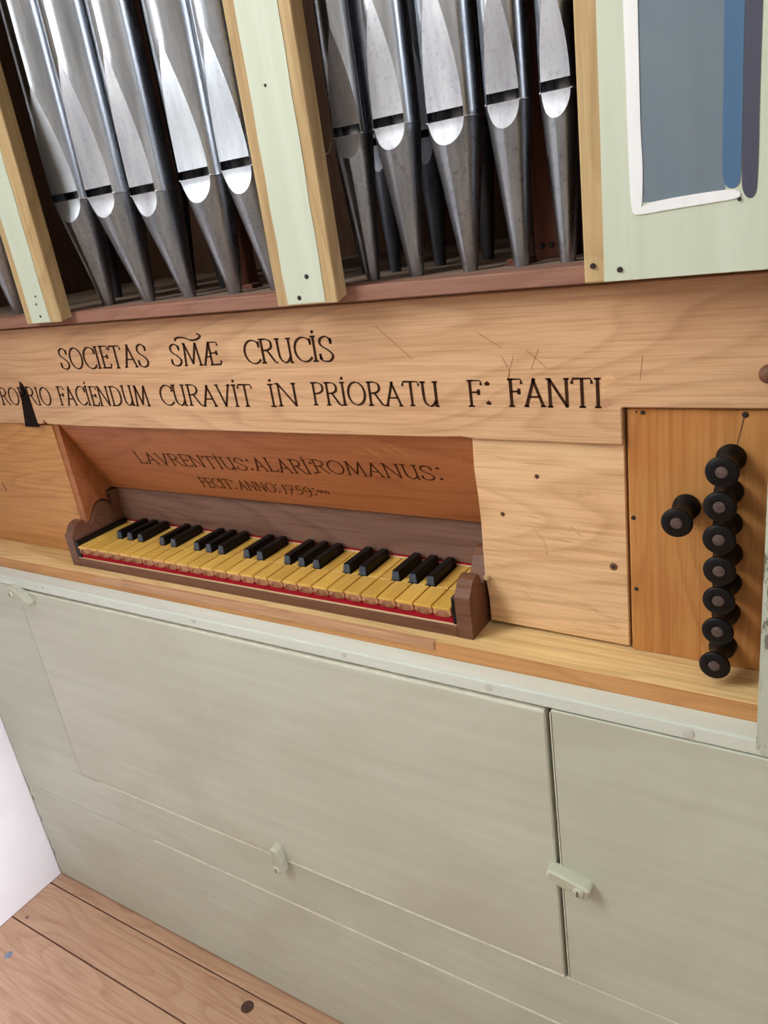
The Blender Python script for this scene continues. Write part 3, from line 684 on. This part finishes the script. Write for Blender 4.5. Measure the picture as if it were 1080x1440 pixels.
# naturals: E F G A B, three octaves from C, top C
seq = ['E', 'F', 'G', 'A', 'B'] + list('CDEFGAB') * 3 + ['C']
YS = .0815                      # where the heads end and the tails begin
SHW = .0118
sharps = [k + 1 for k, c in enumerate(seq[:-1]) if c in 'FGACD' and not (c == 'E' or c == 'B')]
sh_set = set(sharps)
natmesh = {}
def natural(k):
    key = (k in sh_set, (k + 1) in sh_set)
    x0 = k * W
    o = empty('natural_key', (x0 + W / 2, YK, ZK - .02)); o.parent = kb; o.location = o.location - kb.location
    if key not in natmesh:
        g = .0007; a, b = x0 + g, x0 + W - g
        tl = a + (SHW / 2 + .0006 if key[0] else 0); tr = b - (SHW / 2 + .0006 if key[1] else 0)
        bm = bmesh.new(); add_box(bm, a, b, YK - .0016, YS - .0002, ZK - .0034, ZK, .0007, 2)
        h = from_bm('key_head', bm, M['nat'], o)
        bm = bmesh.new(); add_box(bm, tl, tr, YS + .0002, .1372, ZK - .0034, ZK - .0001, .0004)
        t2 = from_bm('key_tail', bm, M['nat'], o)
        bm = bmesh.new(); add_box(bm, a + .0002, b - .0002, YK + .004, .1372, ZK - .0112, ZK - .0034); bd = from_bm('key_lever', bm, M['natfront'], o)
        # carved front: a scalloped bottom and nested arches
        bm = bmesh.new(); c = (a + b) / 2; zt = ZK - .0034; zb_ = ZK - .0122; hw = (b - a) / 2 - .0002
        low = [(c - hw, zb_ + .0022)] + [(c + hw * math.cos(math.radians(d_)) * .80, zb_ + .0022 - .0026 * math.sin(math.radians(d_))) for d_ in range(180, -1, -20)] + [(c + hw, zb_ + .0022)]
        pts = [(c - hw, zt), (c + hw, zt)] + low[::-1]
        f_ = [bm.verts.new((p_[0], YK, p_[1])) for p_ in pts]; g_ = [bm.verts.new((p_[0], YK + .0045, p_[1])) for p_ in pts]
        bm.faces.new(f_); bm.faces.new(g_[::-1])
        for i in range(len(pts)): bm.faces.new((f_[i], f_[(i + 1) % len(pts)], g_[(i + 1) % len(pts)], g_[i]))
        for rr in (.0082, .0060, .0038, .0017):
            pa = [(c + rr * math.cos(math.radians(d_)), zb_ + .0008 + rr * .92 * math.sin(math.radians(d_))) for d_ in range(0, 181, 15)]
            rows = []
            for dy, rk in ((0, -.0006), (-.0017, 0), (0, .0006)):
                rows.append([bm.verts.new((c + (x_ - c) * (rr + rk) / rr, YK + dy - .0001, zb_ + .0008 + (z_ - zb_ - .0008) * (rr + rk) / rr)) for x_, z_ in pa])
            for A_, B_ in zip(rows, rows[1:]):
                for i in range(len(pa) - 1): bm.faces.new((A_[i], A_[i + 1], B_[i + 1], B_[i]))
        fo = from_bm('key_front', bm, M['natfront'], o)
        natmesh[key] = [(m_.name.split('.')[0], m_.data, m_.location.copy()) for m_ in (h, t2, bd, fo)]
    else:
        for nm, me, loc in natmesh[key]:
            c_ = bpy.data.objects.new(nm, me); COL.objects.link(c_); c_.parent = o; c_.location = loc
    return o
for k in range(27): natural(k)
shmesh = []
for k in sharps:
    x = k * W
    o = empty('sharp_key', (x, YS, ZK)); o.parent = kb; o.location = o.location - kb.location
    if not shmesh:
        bm = bmesh.new(); hz = .0112; wb, wt = SHW / 2, SHW / 2 - .0010
        A = [(x - wb, YS + .0006, ZK - .006), (x + wb, YS + .0006, ZK - .006), (x + wt, YS + .0030, ZK + hz), (x - wt, YS + .0030, ZK + hz)]
        B = [(x - wb, .1370, ZK - .006), (x + wb, .1370, ZK - .006), (x + wt, .1370, ZK + hz - .0005), (x - wt, .1370, ZK + hz - .0005)]
        a_ = [bm.verts.new(q_) for q_ in A]; b_ = [bm.verts.new(q_) for q_ in B]
        bm.faces.new(b_[::-1]); bm.faces.new(a_)
        for i in range(4): bm.faces.new((a_[i], a_[(i + 1) % 4], b_[(i + 1) % 4], b_[i]))
        bmesh.ops.bevel(bm, geom=[e for e in bm.edges], offset=.0007, segments=2, affect='EDGES')
        s1 = from_bm('sharp_body', bm, M['ebony'], o)
        bm = bmesh.new(); e_ = .0008
        C_ = [(x - wb + e_, YS + .0004, ZK + .0006), (x + wb - e_, YS + .0004, ZK + .0006), (x + wt - e_, YS + .0026, ZK + hz - e_), (x - wt + e_, YS + .0026, ZK + hz - e_)]
        f_ = [bm.verts.new((q_[0], q_[1] - .0003, q_[2])) for q_ in C_]; g_ = [bm.verts.new((q_[0], q_[1] + .0022, q_[2])) for q_ in C_]
        bm.faces.new(f_); bm.faces.new(g_[::-1])
        for i in range(4): bm.faces.new((f_[i], f_[(i + 1) % 4], g_[(i + 1) % 4], g_[i]))
        s2 = from_bm('sharp_end', bm, M['ebonyend'], o)
        shmesh = [('sharp_body', s1.data, s1.location.copy()), ('sharp_end', s2.data, s2.location.copy())]
    else:
        for nm, me, loc in shmesh:
            c_ = bpy.data.objects.new(nm, me); COL.objects.link(c_); c_.parent = o; c_.location = loc
p = px(685, 811, 'y', YP); disc('peg', (p.x, YP, p.z), .0032, M['cream'], pale, (0, -1, 0), .004)

# ------------------------------------------------------------------ organ pipes
YA = .094
def pipe(xf, xm, r, ztop, label, group, zfoot=1.1120, zm=1.2385, leaf=.115, cut=.0070, y=YA, rf=.0075, body='tin', lip='tinlip', foot='tinfoot', lipdrop=.025, name='organ_pipe', turn=0.0):
    """xf foot x, xm x at the mouth, r body radius; the pipe leans by (xm - xf)"""
    root = tag(empty(name, (xf, y, zfoot)), label, 'organ pipe', group)
    lean = (xm - xf) / (zm - zfoot)
    def P(rad, th, z, flat=None):
        # th measured from the front (-y) towards +x ; flat = half angle of a flattened chord
        if flat is not None and abs(th) <= flat + 1e-6: rad = rad * math.cos(flat) / math.cos(th)
        th += turn
        return (xf + lean * (min(z, zm) - zfoot) + rad * math.sin(th), y - rad * math.cos(th), z)
    W0 = math.pi / 4; NI, NO = 10, 30
    def grid(zs, radf, wf, inner, outer):
        bm = bmesh.new(); prev = None
        for z in zs:
            wv = max(wf(z), 1e-4); R_ = radf(z); row = []
            if inner:
                for i in range(NI + 1): th = -wv + 2 * wv * i / NI; row.append(bm.verts.new(P(R_, th, z, wv)))
            else:
                for i in range(NO + 1): th = wv + (2 * math.pi - 2 * wv) * i / NO; row.append(bm.verts.new(P(R_, th, z)))
            if prev:
                for i in range(len(row) - 1): bm.faces.new((prev[i], prev[i + 1], row[i + 1], row[i]))
            prev = row
        return bm
    zu = zm + cut                                   # upper lip edge
    leaf_w = lambda z: W0 * (1 - max(0, min(1, (z - zu) / leaf)) ** 1.7)
    zsl = [zu + leaf * i / 16 for i in range(17)]
    # body with the leaf cut out, then plain above
    bm = grid([zm - .0004, zu] + zsl[1:] + [zsl[-1] + .001, ztop], lambda z: r, lambda z: W0 if z <= zu else leaf_w(z), False, True)
    body_o = from_bm('pipe_body', bm, M[body], root, True)
    bm = grid(zsl, lambda z: r, leaf_w, True, False)
    from_bm('upper_lip', bm, M[lip], root, True)
    # foot cone with its lower lip
    hl = zm - lipdrop
    rad = lambda z: rf + (r - rf) * ((z - zfoot) / (zm - zfoot)) ** 1.0
    low_w = lambda z: W0 * math.sqrt(max(0, 1 - ((zm - z) / lipdrop) ** 2))
    zll = [hl + lipdrop * (1 - math.cos(math.pi / 2 * i / 12)) for i in range(13)]
    bm = grid([zfoot] + [zfoot + (hl - zfoot) * i / 6 for i in range(1, 7)][:-1] + zll, rad, lambda z: low_w(z) if z > hl else 0, False, True)
    from_bm('foot', bm, M[foot], root, True)
    bm = grid(zll, rad, low_w, True, False)
    from_bm('lower_lip', bm, M[lip], root, True)
    # languid: the flat plate across the foot; above it the mouth stands open into the hollow body
    bm = bmesh.new(); ring = []
    for i in range(28):
        th = 2 * math.pi * i / 28; th = th if th <= math.pi else th - 2 * math.pi
        ring.append(bm.verts.new(P(r * .96, th, zm - .001, W0) if abs(th) <= W0 else P(r * .96, th, zm - .001)))
    bm.faces.new(ring)
    from_bm('languid', bm, M['lead'], root)
    tube('solder_ring', [P(r + .0002, W0 + (2 * math.pi - 2 * W0) * i / 30, zm - .0002) for i in range(31)], .0009, M[body], root, 6)
    return root
ordn = ['first', 'second', 'third', 'fourth', 'fifth']
def mx(uL, uR, v): a_, b_ = px(uL, v + 2, 'y', .075), px(uR, v - 3, 'y', .075); return (a_.x + b_.x) / 2, a_.z
def fx(u, v): return px(u, v, 'y', YA - .004).x
LP = [((74, 107, 280), (150, 427), .0290, .116), ((123, 162, 272), (207, 421), .0317, .136), ((183, 219, 269), (264, 417), .0280, .138), ((252, 296, 248), (328, 411), .0297, .121), ((308, 352, 234), (387, 405), .0270, .119)]
for k, (m_, f_, r_, lf) in enumerate(LP):
    xm, zm_ = mx(*m_)
    pipe(fx(*f_), xm, r_, 1.98 - .012 * k, 'polished tin organ pipe between the two painted posts, %s from the narrow post' % ordn[k], 'tin pipes between the painted posts', zm=zm_ - .0035, leaf=lf, cut=.0085, lip=('tinlip', 'tinlipq', 'tinlipq', 'tinlip', 'tinlip')[k], turn=math.radians((11, 2, 1, 3, 4)[k]))
RP = [((462, 499, 187), (523, 396), .0192, .080), ((520, 566, 174), (584, 390), .0222, .095), ((598, 655, 166), (660, 384), .0252, .105), ((678, 727, 140), (732, 377), .0200, .085), ((755, 801, 122), (797, 371), .0176, .076)]
for k, (m_, f_, r_, lf) in enumerate(RP):
    xm, zm_ = mx(*m_)
    pipe(fx(*f_), xm, r_, (1.86, 1.92, 1.98, 1.92, 1.86)[k], 'grey tin organ pipe beside the blue painted panel, %s from the broad post' % ordn[k], 'tin pipes between broad post and blue panel', zm=zm_ - .0035, leaf=lf, cut=.0078, lipdrop=.020, rf=.0068, lip='tinlipq', turn=math.radians((10, 3, -2, 3, -2)[k]))
pipe(fx(24, 441), fx(24, 441) + .004, .029, 1.95, 'grey tin organ pipe in the dark bay beyond the narrow post', None)
# a row of dull pipes standing deeper in the case
for x_, r_, y_ in ((.04, .02, .20), (.115, .018, .19), (.185, .02, .21), (.255, .018, .2), (.41, .018, .2), (.49, .017, .19), (.545, .014, .165), (.59, .015, .185), (.64, .015, .2), (.69, .014, .22)):
    pipe(x_, x_ + .002, r_, 1.75, 'dull dark lead pipe standing behind the %s' % ('polished pipes between the painted posts' if x_ < .45 else 'grey pipes beside the blue panel'), 'dark pipes inside the %s bay' % ('polished' if x_ < .45 else 'grey'), y=y_, body='lead', lip='lead', foot='lead', leaf=.08, rf=.006)
p = px(463, 200, 'y', .088)
tube('wire_hook', [px(467, 196, 'y', .088), px(464, 206, 'y', .082), px(463, 214, 'y', .078), px(458, 217, 'y', .074), px(450, 214, 'y', .070)], .0008, M['wire'], case)
